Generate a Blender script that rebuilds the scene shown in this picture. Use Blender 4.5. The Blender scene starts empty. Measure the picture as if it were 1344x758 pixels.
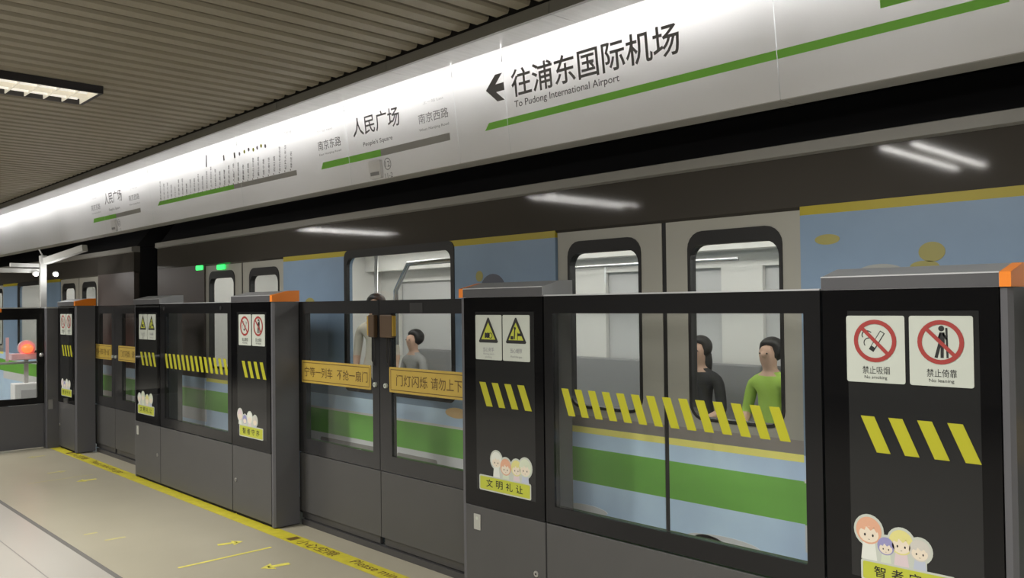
import bpy, bmesh, math, random
from mathutils import Vector, Matrix
from mathutils.geometry import tessellate_polygon
random.seed(7)
PI = math.pi
scene = bpy.context.scene
COL = scene.collection

# ------------------------------------------------------------------ camera
F_PX, PHI, PITCH, ROLL, CAM_H = 1108.0, math.radians(46.35), math.atan(19.5/1108), math.atan(.0118), 1.42
fw0 = Vector((-math.sin(PHI), math.cos(PHI), 0)); r0 = Vector((math.cos(PHI), math.sin(PHI), 0)); u0 = Vector((0, 0, 1))
fw = fw0*math.cos(PITCH) + u0*math.sin(PITCH)
up = u0*math.cos(PITCH) - fw0*math.sin(PITCH)
rt = r0*math.cos(ROLL) - up*math.sin(ROLL)
up2 = up*math.cos(ROLL) + r0*math.sin(ROLL)
cam_d = bpy.data.cameras.new('camera'); cam = bpy.data.objects.new('camera', cam_d); COL.objects.link(cam)
cam.matrix_world = Matrix(((rt.x, up2.x, -fw.x, 0), (rt.y, up2.y, -fw.y, 0), (rt.z, up2.z, -fw.z, CAM_H), (0, 0, 0, 1)))
cam_d.sensor_width = 36.0; cam_d.lens = 36.0*F_PX/1344.0; cam_d.clip_start = .02; cam_d.clip_end = 200
scene.camera = cam

# ------------------------------------------------------------------ light settings
EXPOSURE = 0.35
LAMP_W = 60.0            # watts of one platform ceiling lamp
SIGN_W = 3.7             # watts per metre of the lamp inside the sign boxes
TRAIN_GLOW = 9.0         # strength of the lamps in the train
WORLD = (.055, .053, .05)
w = bpy.data.worlds.new('world'); scene.world = w; w.use_nodes = True
w.node_tree.nodes['Background'].inputs[0].default_value = (*WORLD, 1)
w.node_tree.nodes['Background'].inputs[1].default_value = 1.0
vs = scene.view_settings
vs.view_transform = 'Standard'; vs.look = 'None'; vs.exposure = EXPOSURE; vs.gamma = 1; vs.use_curve_mapping = False

# ------------------------------------------------------------------ materials
MATS = {}
def srgb(r, g, b):
    f = lambda c: (c/255/12.92 if c/255 <= .04045 else ((c/255+.055)/1.055)**2.4)
    return (f(r), f(g), f(b))
def mat(name, col, rough=.5, metal=0, spec=.5, noise=0, nscale=8, bump=0, bscale=200, emit=0, ecol=None, coat=0, stretch=None):
    if name in MATS: return MATS[name]
    m = bpy.data.materials.new(name); m.use_nodes = True; nt = m.node_tree; p = nt.nodes['Principled BSDF']
    p.inputs['Base Color'].default_value = (*col, 1); p.inputs['Roughness'].default_value = rough
    p.inputs['Metallic'].default_value = metal; p.inputs['Specular IOR Level'].default_value = spec
    if coat: p.inputs['Coat Weight'].default_value = coat; p.inputs['Coat Roughness'].default_value = .08
    if emit:
        p.inputs['Emission Color'].default_value = (*(ecol or col), 1); p.inputs['Emission Strength'].default_value = emit
    if noise or bump:
        tc = nt.nodes.new('ShaderNodeTexCoord'); src = tc.outputs['Object']
        if stretch:
            mp = nt.nodes.new('ShaderNodeMapping'); mp.inputs['Scale'].default_value = stretch
            nt.links.new(src, mp.inputs[0]); src = mp.outputs[0]
    if noise:
        n = nt.nodes.new('ShaderNodeTexNoise'); n.inputs['Scale'].default_value = nscale; n.inputs['Detail'].default_value = 5
        nt.links.new(src, n.inputs['Vector'])
        r = nt.nodes.new('ShaderNodeValToRGB')
        r.color_ramp.elements[0].position = .3; r.color_ramp.elements[1].position = .7
        r.color_ramp.elements[0].color = (*[c*(1-noise) for c in col], 1); r.color_ramp.elements[1].color = (*[min(1, c*(1+noise)) for c in col], 1)
        nt.links.new(n.outputs['Fac'], r.inputs[0]); nt.links.new(r.outputs[0], p.inputs['Base Color'])
    if bump:
        n2 = nt.nodes.new('ShaderNodeTexNoise'); n2.inputs['Scale'].default_value = bscale
        nt.links.new(src, n2.inputs['Vector'])
        b = nt.nodes.new('ShaderNodeBump'); b.inputs['Strength'].default_value = bump; b.inputs['Distance'].default_value = .002
        nt.links.new(n2.outputs['Fac'], b.inputs['Height']); nt.links.new(b.outputs[0], p.inputs['Normal'])
    MATS[name] = m
    return m
def opal(name, col, k):
    m = mat(name, col, .3, noise=.012, nscale=2); nt = m.node_tree; p = nt.nodes['Principled BSDF']; o = nt.nodes['Material Output']
    t = nt.nodes.new('ShaderNodeBsdfTranslucent'); t.inputs[0].default_value = (*col, 1); mx = nt.nodes.new('ShaderNodeMixShader'); mx.inputs[0].default_value = k
    nt.links.new(p.outputs[0], mx.inputs[1]); nt.links.new(t.outputs[0], mx.inputs[2]); nt.links.new(mx.outputs[0], o.inputs[0])
    return m
def glass(name, tint=(.985, .99, .985), ior=1.6, rough=0.0):
    if name in MATS: return MATS[name]
    m = bpy.data.materials.new(name); m.use_nodes = True; nt = m.node_tree; nt.nodes.clear()
    o = nt.nodes.new('ShaderNodeOutputMaterial'); mx = nt.nodes.new('ShaderNodeMixShader')
    fr = nt.nodes.new('ShaderNodeFresnel'); fr.inputs['IOR'].default_value = ior
    t = nt.nodes.new('ShaderNodeBsdfTransparent'); t.inputs[0].default_value = (*tint, 1)
    g = nt.nodes.new('ShaderNodeBsdfGlossy'); g.inputs['Roughness'].default_value = rough
    ge = nt.nodes.new('ShaderNodeNewGeometry'); iv = nt.nodes.new('ShaderNodeMath'); iv.operation = 'SUBTRACT'; iv.inputs[0].default_value = 1
    nt.links.new(ge.outputs['Backfacing'], iv.inputs[1])
    ml = nt.nodes.new('ShaderNodeMath'); ml.operation = 'MULTIPLY'; nt.links.new(fr.outputs[0], ml.inputs[0]); nt.links.new(iv.outputs[0], ml.inputs[1])
    nt.links.new(ml.outputs[0], mx.inputs[0]); nt.links.new(t.outputs[0], mx.inputs[1]); nt.links.new(g.outputs[0], mx.inputs[2])
    nt.links.new(mx.outputs[0], o.inputs[0]); MATS[name] = m
    return m
M = dict(
    slat=mat('ceiling slat paint', (.265, .235, .18), .55, noise=.06, nscale=3),
    void=mat('dark void', (.006, .006, .008), .8),
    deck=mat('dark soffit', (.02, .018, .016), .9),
    trim=mat('trim aluminium', (.22, .215, .195), .45, metal=.3),
    trim2=mat('brushed soffit aluminium', (.42, .42, .41), .4, metal=.3, noise=.08, nscale=4, stretch=(9, 1, 1)),
    header=opal('opal sign face', (.78, .78, .785), .25), housing=mat('white housing', (.7, .7, .7), .4),
    lip=mat('header lip', (.42, .41, .38), .5),
    ink=mat('dark grey print', (.15, .15, .155), .5),
    inkl=mat('mid grey print', (.25, .25, .26), .5),
    inkf=mat('faint grey print', (.45, .45, .46), .5),
    green=mat('line green print', (.22, .60, .075), .45),
    grey=mat('passed stop grey print', (.33, .33, .315), .5),
    metal=mat('powder coated steel', (.072, .071, .070), .42, spec=.4, noise=.03, nscale=5, bump=.05, bscale=900),
    side=mat('powder coated end', (.10, .10, .108), .42, spec=.4),
    cap=mat('aluminium cap', (.33, .335, .345), .35, metal=.4),
    capf=mat('dark cap front', (.085, .085, .09), .4, metal=.2),
    lipm=mat('bright edge', (.62, .63, .64), .3, metal=.5),
    orange=mat('orange enamel', (.85, .235, .014), .4),
    black=mat('black glass', (.004, .004, .0045), .04, spec=.28),
    tint=mat('smoked glass', (.018, .0185, .0185), .05, spec=.36),
    frame=mat('black frame', (.012, .012, .0125), .10, spec=.3),
    leaff=mat('leaf frame', (.030, .030, .031), .16, spec=.45),
    gap=mat('seam', (.004, .004, .004), .9),
    chrome=mat('brushed chrome', (.6, .6, .6), .28, metal=1),
    white=mat('sticker white', (.47, .50, .44), .45),
    red=mat('prohibition red', (.30, .035, .03), .45),
    yellow=mat('hazard yellow', (.38, .37, .014), .45),
    wyellow=mat('warning triangle yellow', (.44, .47, .045), .45),
    plate=mat('yellow plate', (.47, .33, .06), .45, noise=.03, nscale=14),
    platei=mat('plate ink', (.12, .07, .015), .5),
    plateb=mat('plaque steel', (.38, .38, .34), .4),
    inkb=mat('black print', (.012, .012, .012), .5),
    floor=mat('beige floor', (.335, .31, .235), .34, noise=.06, nscale=1.3, bump=.02, bscale=60),
    joint=mat('expansion joint', (.11, .105, .095), .7),
    tape=mat('yellow tape', (.50, .44, .03), .45, noise=.12, nscale=18),
    worn=mat('worn yellow paint', (.62, .56, .10), .5, noise=.15, nscale=30),
    faint=mat('almost worn paint', (.46, .42, .19), .5, noise=.1, nscale=30),
    sill=mat('sill steel', (.075, .073, .072), .4, metal=.4),
    lens=mat('lamp reflector', (.70, .66, .56), .4, emit=.25, ecol=(1, .93, .78)),
    tube=mat('fluorescent tube', (.9, .9, .88), .3, emit=6, ecol=(1, .97, .9)),
    tubel=mat('louvred tube', (.8, .78, .7), .3, emit=.5, ecol=(1, .95, .85)),
    lampside=mat('lamp housing', (.02, .018, .022), .5),
    beige=mat('train door paint', (.36, .355, .31), .35, noise=.03, nscale=2),
    blue=mat('wrap shaded blue', (.22, .315, .44), .35, noise=.10, nscale=1.6),  # same wrap as the lower blue, header shade put into the colour
    lblue=mat('wrap lit blue', (.55, .73, .98), .35, noise=.14, nscale=2.2),  # lit copy of the wrap blue for the lower side
    tgreen=mat('wrap green', (.18, .47, .08), .35, noise=.14, nscale=2.0, stretch=(.5, 1, 2)),
    tyellow=mat('wrap yellow', (.95, .90, .24), .35), ytop=mat('wrap top yellow', (.40, .33, .02), .35),
    tolive=mat('wrap gold', (.34, .31, .10), .35), tdome=mat('wrap pale shape', (.36, .37, .35), .4), tdark=mat('wrap dark shape', (.09, .10, .13), .4),
    twhite=mat('wrap white', (.66, .68, .68), .4),
    band=mat('train cantrail', (.062, .057, .050), .055, spec=.16),
    gpatch=mat('wrap orange', (.70, .50, .25), .4),
    belt=mat('train belt', (.27, .25, .23), .4),
    rub=mat('rubber', (.010, .010, .010), .5),
    gutter=mat('gutter', (.27, .265, .245), .45),
    roof=mat('train roof', (.004, .004, .006), .7),
    skirt=mat('train skirt', (.03, .03, .03), .6),
    endw=mat('train end', (.09, .075, .068), .5),
    tin=mat('train interior white', (.74, .73, .70), .5),
    seat=mat('train seat', (.24, .24, .245), .5),
    farwin=mat('far train window', (.60, .60, .60), .3),
    tfloor=mat('train floor', (.20, .20, .20), .5),
    glow=mat('train lamp', (1, 1, 1), .5, emit=TRAIN_GLOW, ecol=(1, .98, .93)),
    pole=mat('handrail', (.66, .66, .66), .25, metal=.9),
    gled=mat('green lamp', (.02, .4, .06), .4, emit=1.6, ecol=(.03, .75, .12)),
    redl=mat('red lamp', (.9, .08, .02), .4, emit=2.4, ecol=(1, .085, .025)),
    pink_glow=mat('lamp housing pink', (.55, .40, .42), .5),  # the red lamp's glow is put into the housing colour
    brown=mat('latch brown', (.075, .042, .018), .5),
    ochre=mat('latch ochre', (.42, .27, .03), .5),
    cord=mat('dark cord', (.02, .018, .015), .7),
    conduit=mat('grey conduit', (.42, .42, .40), .45),
    wall=mat('platform wall', (.42, .40, .36), .6, noise=.05, nscale=2),
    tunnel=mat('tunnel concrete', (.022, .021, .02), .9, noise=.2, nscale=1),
    skin=mat('skin', (.52, .33, .24), .55), hair=mat('hair', (.012, .010, .010), .5),
    spot=mat('spot lens', (1, 1, 1), .3, emit=14, ecol=(1, .98, .92)),
)
CLEAR = glass('clear glass'); TGLASS = glass('train glass', (.92, .93, .92), 1.4)

# ------------------------------------------------------------------ mesh helpers
def root_loc(o):
    while o.parent: o = o.parent
    return o.location
class MB:
    def __init__(s): s.v = []; s.f = []; s.mi = []; s.ms = []; s.cur = 0
    def use(s, m):
        if m not in s.ms: s.ms.append(m)
        s.cur = s.ms.index(m); return s
    def add(s, vs, fs):
        n = len(s.v); s.v += [tuple(x) for x in vs]
        for f in fs: s.f.append([n+i for i in f]); s.mi.append(s.cur)
        return s
    def box(s, x0, x1, y0, y1, z0, z1):
        vs = [(x, y, z) for z in (z0, z1) for y in (y0, y1) for x in (x0, x1)]
        return s.add(vs, [(0, 2, 3, 1), (4, 5, 7, 6), (0, 1, 5, 4), (2, 6, 7, 3), (0, 4, 6, 2), (1, 3, 7, 5)])
    def prism(s, poly, fn, a, b):
        """poly: 2D outline, fn(u,v,w) -> 3D, extruded w = a..b"""
        n = len(poly)
        vs = [fn(u, v, a) for u, v in poly] + [fn(u, v, b) for u, v in poly]
        fs = [tuple(range(n))[::-1], tuple(range(n, 2*n))] + [(i, (i+1) % n, n+(i+1) % n, n+i) for i in range(n)]
        return s.add(vs, fs)
    def flat(s, polys, fn, w=0):
        for poly in polys: s.add([fn(u, v, w) for u, v in poly], [tuple(range(len(poly)))])
        return s
    def plate(s, outer, holes, fn, a, b):
        loops = [outer] + holes
        tris = tessellate_polygon([[Vector((u, v, 0)) for u, v in lp] for lp in loops])
        pts = [p for lp in loops for p in lp]; n = len(pts)
        s.add([fn(u, v, a) for u, v in pts] + [fn(u, v, b) for u, v in pts], [tuple(t) for t in tris] + [tuple(n+i for i in t[::-1]) for t in tris])
        base = len(s.v) - 2*n; k = 0
        for lp in loops:
            m = len(lp)
            for i in range(m):
                j = (i+1) % m
                s.f.append([base+k+i, base+k+j, base+n+k+j, base+n+k+i]); s.mi.append(s.cur)
            k += m
        return s
    def tube(s, pts, r, seg=10):
        pts = [Vector(p) for p in pts]; rings = []
        for i, p in enumerate(pts):
            d = (pts[min(i+1, len(pts)-1)] - pts[max(i-1, 0)]).normalized()
            a = d.orthogonal().normalized() if i == 0 else (rings[-1][1] - d*rings[-1][1].dot(d)).normalized()
            rings.append((p, a, d.cross(a)))
        vs = [p + (a*math.cos(2*PI*k/seg) + b*math.sin(2*PI*k/seg))*r for p, a, b in rings for k in range(seg)]
        fs = [(i*seg+k, i*seg+(k+1) % seg, (i+1)*seg+(k+1) % seg, (i+1)*seg+k) for i in range(len(pts)-1) for k in range(seg)]
        fs += [tuple(range(seg))[::-1], tuple((len(pts)-1)*seg+k for k in range(seg))]
        return s.add(vs, fs)
    def ball(s, c, rx, ry, rz, nu=16, nv=10):
        vs = [(c[0], c[1], c[2]-rz)]
        for j in range(1, nv):
            t = -PI/2 + PI*j/nv
            for i in range(nu):
                vs.append((c[0]+rx*math.cos(t)*math.cos(2*PI*i/nu), c[1]+ry*math.cos(t)*math.sin(2*PI*i/nu), c[2]+rz*math.sin(t)))
        vs.append((c[0], c[1], c[2]+rz)); L = len(vs)-1
        fs = [(0, 1+(i+1) % nu, 1+i) for i in range(nu)]
        for j in range(nv-2):
            for i in range(nu): fs.append((1+j*nu+i, 1+j*nu+(i+1) % nu, 1+(j+1)*nu+(i+1) % nu, 1+(j+1)*nu+i))
        fs += [(L, 1+(nv-2)*nu+i, 1+(nv-2)*nu+(i+1) % nu) for i in range(nu)]
        return s.add(vs, fs)
    def build(s, name, m=None, parent=None, bevel=0, smooth=False):
        L = root_loc(parent) if parent else Vector((0, 0, 0))
        me = bpy.data.meshes.new(name)
        me.from_pydata([(x-L.x, y-L.y, z-L.z) for x, y, z in s.v], [], s.f)
        if s.ms and m is None:
            for q in s.ms: me.materials.append(q)
            me.polygons.foreach_set('material_index', s.mi)
        else: me.materials.append(m)
        bm = bmesh.new(); bm.from_mesh(me); bmesh.ops.recalc_face_normals(bm, faces=bm.faces); bm.to_mesh(me); bm.free()
        if smooth: me.polygons.foreach_set('use_smooth', [True]*len(me.polygons))
        me.update()
        o = bpy.data.objects.new(name, me); COL.objects.link(o)
        if parent: o.parent = parent
        if bevel:
            b = o.modifiers.new('bevel', 'BEVEL'); b.width = bevel; b.segments = 2; b.limit_method = 'ANGLE'
        return o
def bx(name, m, parent, *d, bevel=0): return MB().box(*d).build(name, m, parent, bevel)
def thing(name, label, cat, loc=(0, 0, 0), group=None):
    o = bpy.data.objects.new(name, None); COL.objects.link(o); o.location = loc; o.empty_display_size = .1
    return tag(o, label, cat, group)
def tag(o, label, cat, group=None):
    o['label'] = label; o['category'] = cat
    if group: o['group'] = group
    return o
def struct(o): o['kind'] = 'structure'; return o
def lab(o, t): o['label'] = t; return o
def circ(cx, cy, r, n=24, ry=None, a0=0): return [(cx+r*math.cos(a0+2*PI*i/n), cy+(ry or r)*math.sin(a0+2*PI*i/n)) for i in range(n)]
def rrect(x0, x1, y0, y1, r, n=5):
    o = []
    for cx, cy, a in ((x1-r, y1-r, 0), (x0+r, y1-r, PI/2), (x0+r, y0+r, PI), (x1-r, y0+r, 1.5*PI)):
        o += [(cx+r*math.cos(a+PI/2*i/n), cy+r*math.sin(a+PI/2*i/n)) for i in range(n+1)]
    return o
def rect(x0, x1, y0, y1): return [(x0, y0), (x1, y0), (x1, y1), (x0, y1)]
def ring(cx, cy, r1, r2, n=32):
    return [[(cx+r1*math.cos(a), cy+r1*math.sin(a)), (cx+r2*math.cos(a), cy+r2*math.sin(a)), (cx+r2*math.cos(b), cy+r2*math.sin(b)), (cx+r1*math.cos(b), cy+r1*math.sin(b))]
            for a, b in ((2*PI*i/n, 2*PI*(i+1)/n) for i in range(n))]
def stroke(x0, y0, x1, y1, t):
    dx, dy = x1-x0, y1-y0; L = math.hypot(dx, dy); nx, ny = -dy/L*t/2, dx/L*t/2
    return [(x0+nx, y0+ny), (x0-nx, y0-ny), (x1-nx, y1-ny), (x1+nx, y1+ny)]
def front(Y): return lambda u, v, w=0: (u, Y-w, v)
GL = {}
def glyphs(s, off=0):
    if (s, off) in GL: return GL[(s, off)]
    c = bpy.data.curves.new('txt', 'FONT'); c.body = s; c.size = 1; c.resolution_u = 3; c.offset = off
    o = bpy.data.objects.new('txt', c); COL.objects.link(o)
    dg = bpy.context.evaluated_depsgraph_get(); dg.update()
    me = bpy.data.meshes.new_from_object(o.evaluated_get(dg))
    v = [(p.co.x, p.co.y) for p in me.vertices]; f = [tuple(p.vertices) for p in me.polygons]
    bpy.data.objects.remove(o); bpy.data.curves.remove(c); bpy.data.meshes.remove(me)
    if not v: v = [(0, 0), (1, 0), (1, 1)]; f = []
    x0 = min(p[0] for p in v); x1 = max(p[0] for p in v); y0 = min(p[1] for p in v); y1 = max(p[1] for p in v)
    v = [((x-x0)/(x1-x0), (y-y0)/(y1-y0)) for x, y in v]
    GL[(s, off)] = (v, f, (x1-x0)/(y1-y0)); return GL[(s, off)]
def text(mb, s, u0, u1, v0, v1, fn, w=0, off=0, shear=0):
    v, f, _ = glyphs(s, off)
    mb.add([fn(u0+(u1-u0)*x+shear*y*(v1-v0), v0+(v1-v0)*y, w) for x, y in v], f); return mb

# ------------------------------------------------------------------ room shell
XL, XR = -24.0, 4.0
YB = 2.62            # front plane of the screen doors
YL = 2.82            # front plane of the sliding leaves
fl = mat('white floor tile', (.55, .53, .49), .3, noise=.03, nscale=2)
nt = fl.node_tree; p = nt.nodes['Principled BSDF']
tc = nt.nodes.new('ShaderNodeTexCoord'); br = nt.nodes.new('ShaderNodeTexBrick'); mp = nt.nodes.new('ShaderNodeMapping')
mp.inputs['Location'].default_value = (.55, -.112, 0)
br.offset = 0; br.inputs['Scale'].default_value = 1; br.inputs['Brick Width'].default_value = 3.6; br.inputs['Row Height'].default_value = .6
br.inputs['Mortar Size'].default_value = .003; br.inputs['Color1'].default_value = (.36, .342, .305, 1); br.inputs['Color2'].default_value = (.355, .338, .30, 1); br.inputs['Mortar'].default_value = (.16, .15, .14, 1)
nt.links.new(tc.outputs['Object'], mp.inputs[0]); nt.links.new(mp.outputs[0], br.inputs[0]); nt.links.new(br.outputs[0], p.inputs['Base Color'])
struct(MB().box(XL, XR, -7, 1.565, -.2, 0).build('floor', fl))
struct(MB().box(XL, XR, 1.595, 2.98, -.2, 0).build('floor', M['floor']))
struct(MB().box(XL, XR, 1.565, 1.595, -.2, -.001).build('trim_1', M['joint']))
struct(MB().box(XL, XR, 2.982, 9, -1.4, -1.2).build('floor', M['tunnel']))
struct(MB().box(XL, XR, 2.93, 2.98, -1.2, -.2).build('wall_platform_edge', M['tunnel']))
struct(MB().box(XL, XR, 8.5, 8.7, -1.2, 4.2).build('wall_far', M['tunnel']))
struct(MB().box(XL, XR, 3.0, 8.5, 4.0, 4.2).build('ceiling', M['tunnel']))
struct(MB().box(XL, XR, -7.2, -7, 0, 3.2).build('wall_back', M['wall']))
struct(MB().box(XL-.2, XL, -7, 8.6, -1.2, 4.2).build('wall_left', M['wall']))
struct(MB().box(XR, XR+.2, -7, 8.6, -1.2, 4.2).build('wall_right', M['wall']))
# ceiling: narrow U-shaped slats along Y with open joints
ZC = 2.748
cl = MB(); cl.use(M['slat']); pitch = .138; n = int((XR-XL)/pitch)
for i in range(n):
    x = XL + i*pitch + .066
    prof = [(x-.047, ZC+.08), (x-.047, ZC+.014), (x-.038, ZC), (x+.038, ZC), (x+.047, ZC+.014), (x+.047, ZC+.08)]
    cl.prism(prof, lambda u, v, q: (u, q, v), -7, 2.648)
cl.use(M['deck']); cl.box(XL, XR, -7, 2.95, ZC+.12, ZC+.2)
struct(cl.build('ceiling'))
# fascia trim and soffit strip above the header, in 1.22 m lengths
t1 = MB(); t2 = MB(); x = -2.53 + 1.22*5
while x > XL:
    t1.box(x-1.217, x, 2.655, 2.675, 2.684, 2.738)
    t2.box(x-1.217, x, 2.676, 2.90, 2.684, 2.694)
    x -= 1.22
struct(t1.build('trim_2', M['trim'])); struct(t2.build('trim_3', M['trim2']))
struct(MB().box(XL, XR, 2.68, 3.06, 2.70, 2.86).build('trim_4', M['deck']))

# ------------------------------------------------------------------ platform ceiling lamps
def lamp(cx, y1, ln, label, bare=False):
    t = thing('ceiling_light', label, 'ceiling light', (cx, y1-ln/2, ZC), 'louvred ceiling lights'); x0, x1, y0 = cx-.195, cx+.195, y1-ln
    h = MB(); h.box(x0, x0+.02, y0, y1, ZC-.045, ZC); h.box(x1-.02, x1, y0, y1, ZC-.045, ZC)
    h.box(x0+.02, x1-.02, y0, y0+.02, ZC-.045, ZC); h.box(x0+.02, x1-.02, y1-.02, y1, ZC-.045, ZC); h.box(x0, x1, y0, y1, ZC-.001, ZC+.004)
    h.build('housing', M['lampside'], t)
    lv = MB()
    nf = int(ln/(.4 if bare else .10))
    for k in range(nf+1):
        y = y0+.02+k*(ln-.04)/nf; lv.box(x0+.02, x1-.02, y-.003, y+.003, ZC-.044, ZC-.008)
    lv.box(cx-.004, cx+.004, y0+.02, y1-.02, ZC-.044, ZC-.008)
    lv.build('louvre', M['lens'], t)
    bx('reflector', M['lens'], t, x0+.02, x1-.02, y0+.02, y1-.02, ZC-.012, ZC-.006)
    for q in ((-.125, .125) if bare else (-.09, .09)):
        MB().tube([(cx+q, y0+.06, ZC-.026), (cx+q, y1-.06, ZC-.026)], .012, 10).build('tube', M['tube' if bare else 'tubel'], t, smooth=True)
        ld = bpy.data.lights.new('lamp_light', 'AREA'); ld.shape = 'RECTANGLE'; ld.size = .045 if bare else .13; ld.size_y = ln-.12; ld.energy = LAMP_W/2; ld.color = (1, .975, .935)
        if not bare: ld.spread = math.radians(145)
        lo = bpy.data.objects.new('lamp_light', ld); COL.objects.link(lo); lo.parent = t; lo.location = (q, 0, -.048)
lamp(-5.505, 1.71, 1.9, 'louvred ceiling light in the slatted ceiling at the left edge of the photo')
for x, l in ((-1.3, 'nearest the camera'), (-9.7, 'above the end gate'), (-13.9, 'beyond the end gate'), (2.4, 'behind the camera at the right')):
    lamp(x, 1.71, 1.9, 'louvred ceiling light in the front row, ' + l)
for x, l in ((-2.85, 'reflected at the right of the train'), (-7.05, 'reflected in the middle of the train'), (-12.5, 'reflected at the left of the train'), (1.4, 'behind the camera')):
    lamp(x, -.9, 1.9, 'bare tube ceiling light in the back row, ' + l, True)

# ------------------------------------------------------------------ sign band (header)
YH, ZH, TH = 2.90, 2.17, .12
ZHT = 2.684
def hd(u, v, w=0): return (u, YH - TH*(v-ZH) - w, v)
def clip(poly, x0, x1):
    for xc, sg in ((x0, 1), (x1, -1)):
        out = []
        for i in range(len(poly)):
            a, b = poly[i], poly[(i+1) % len(poly)]
            ia, ib = (a[0]-xc)*sg >= 0, (b[0]-xc)*sg >= 0
            if ia: out.append(a)
            if ia != ib:
                t = (xc-a[0])/(b[0]-a[0]); out.append((xc, a[1]+t*(b[1]-a[1])))
        poly = out
        if not poly: return None
    return poly
PANELS = [(-14.8, -13.33), (-13.33, -11.87), (-11.87, -10.41), (-10.41, -8.91), (-8.91, -7.68), (-7.68, -5.93), (-5.93, -4.47), (-4.47, -3.425), (-3.425, -3.037), (-3.037, -1.575), (-1.575, -.113), (-.113, 1.35)]
PLAB = {-14.8: 'blank white header panel at the far left end of the sign band', -13.33: 'blank white header panel second from the far end of the band', -11.87: 'blank white header panel above the end gate',
        -10.41: 'white header panel with left half of small far station sign', -8.91: 'white header panel with right half of small far station sign', -7.68: 'white header panel with green part of the slanted line map',
        -5.93: 'white header panel with grey end of the line map and 南京东路', -4.47: 'white header panel reading 人民广场 with small speaker box', -3.425: 'narrow white header panel with dark left arrow',
        -3.037: 'white header panel reading 往浦东国际机场', -1.575: 'white header panel at right with only green stripes', -.113: 'blank white header panel beyond the right edge'}
HP = {}
for a, b in PANELS:
    t = thing('header_panel', PLAB[a], 'sign panel', ((a+b)/2, YH, ZH), 'white panels of the sign band'); HP[a] = t
    x0, x1 = a+.002, b-.002
    m = MB(); m.use(M['header'])
    m.flat([rect(x0, x1, ZH, ZHT)], hd, 0); m.build('face', None, t)
    bk = MB(); bk.prism([(YH+.10, ZH+.004), (YH+.11, ZH+.004), (YH+.11, ZHT), (YH+.10, ZHT)], lambda u, v, q: (q, u, v), x0, x1); bk.box(x0, x0+.002, YH+.006, YH+.10, ZH+.01, ZHT); bk.build('light_box_back', M['twhite'], t)
    ld = bpy.data.lights.new('sign_light', 'AREA'); ld.shape = 'RECTANGLE'; ld.size = b-a-.02; ld.size_y = .03; ld.energy = SIGN_W*(b-a); ld.color = (1, .98, .96)
    lo = bpy.data.objects.new('sign_light', ld); COL.objects.link(lo); lo.parent = t; lo.location = (0, .085, ZHT-ZH-.07); lo.rotation_euler = (math.radians(-90), 0, 0)
    bx('lip', M['lip'], t, x0, x1, YH+.006, YH+.115, ZH-.002, ZH+.004)
def on(x):
    for a, b in PANELS:
        if a <= x < b: return HP[a]
def htext(s, u0, u1, v0, v1, m='ink', off=0, name='lettering'):
    return text(MB(), s, u0, u1, v0, v1, hd, .0012, off).build(name, M[m], on((u0+u1)/2))
def hpoly(poly, m, name):
    for a, b in PANELS:
        c = clip(poly, a+.0015, b-.0015)
        if c and len(c) > 2: MB().flat([c], hd, .001).build(name, M[m], HP[a])
# airport sign
htext('往浦东国际机场', -2.985, -1.995, 2.432, 2.566, 'ink', .012)
htext('To Pudong International Airport', -2.977, -2.318, 2.374, 2.416, 'ink', .006)
ar = [(-3.172, 2.502), (-3.094, 2.567), (-3.042, 2.567), (-3.098, 2.520), (-3.0375, 2.520), (-3.0375, 2.482), (-3.098, 2.482), (-3.042, 2.435), (-3.094, 2.435)]
MB().flat([[ar[0], ar[1], ar[2], ar[3]], [ar[0], ar[3], ar[4], ar[5], ar[6]], [ar[0], ar[6], ar[7], ar[8]]], hd, .0012).build('arrow', M['ink'], on(-3.1))
hpoly([(-3.207, 2.306), (-.80, 2.325), (-.80, 2.356), (-3.173, 2.341)], 'green', 'green_stripe')
hpoly([(-1.187, 2.404), (-.70, 2.404), (-.70, 2.52), (-1.187, 2.52)], 'green', 'green_block')
# station sign
def station(o, k=0):
    f = lambda u: -4.80 + (u+4.80)*1.0 + o
    htext('南京东路', f(-4.809), f(-4.540), 2.424, 2.484, 'ink' if not k else 'inkl', .003); htext('East Nanjing Road', f(-4.805), f(-4.545), 2.388, 2.404, 'inkl')
    htext('下一站 Next', f(-4.81), f(-4.62), 2.536, 2.553, 'inkf')
    htext('人民广场', f(-4.395), f(-3.915), 2.448, 2.56, 'ink', .010); htext("People's Square", f(-4.30), f(-4.0), 2.374, 2.407, 'ink', .004)
    htext('上一站 Last', f(-3.69), f(-3.51), 2.524, 2.541, 'inkf')
    htext('南京西路', f(-3.742), f(-3.482), 2.424, 2.478, 'inkl', .003); htext('West Nanjing Road', f(-3.745), f(-3.486), 2.380, 2.398, 'inkl')
    hpoly([(f(-4.80), 2.305), (f(-4.13), 2.302), (f(-4.13), 2.342), (f(-4.773), 2.346)], 'green', 'green_stripe')
    hpoly([(f(-4.13), 2.302), (f(-3.488), 2.302), (f(-3.488), 2.341), (f(-4.13), 2.342)], 'grey', 'grey_stripe')
    r = on(f(-4.18))
    sb = MB(); sb.prism(rrect(f(-4.24), f(-4.125), 2.175, 2.282, .012), hd, .0, .022)
    s = sb.build('speaker_box', M['housing'], r)
    MB().prism(rect(f(-4.225), f(-4.14), 2.192, 2.212), hd, .022, .025).build('slot', M['inkl'], s)
    c = MB(); c.flat(ring(f(-4.075), 2.25, .030, .035), hd, .0012); text(c, '12', f(-4.098), f(-4.052), 2.233, 2.267, hd, .0012, .005)
    text(c, '11-2', f(-4.110), f(-4.035), 2.170, 2.198, hd, .0012, .004); c.build('door_number', M['inkl'], r)
station(0)
f2 = -4.47
station(-4.462, 1)
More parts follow.
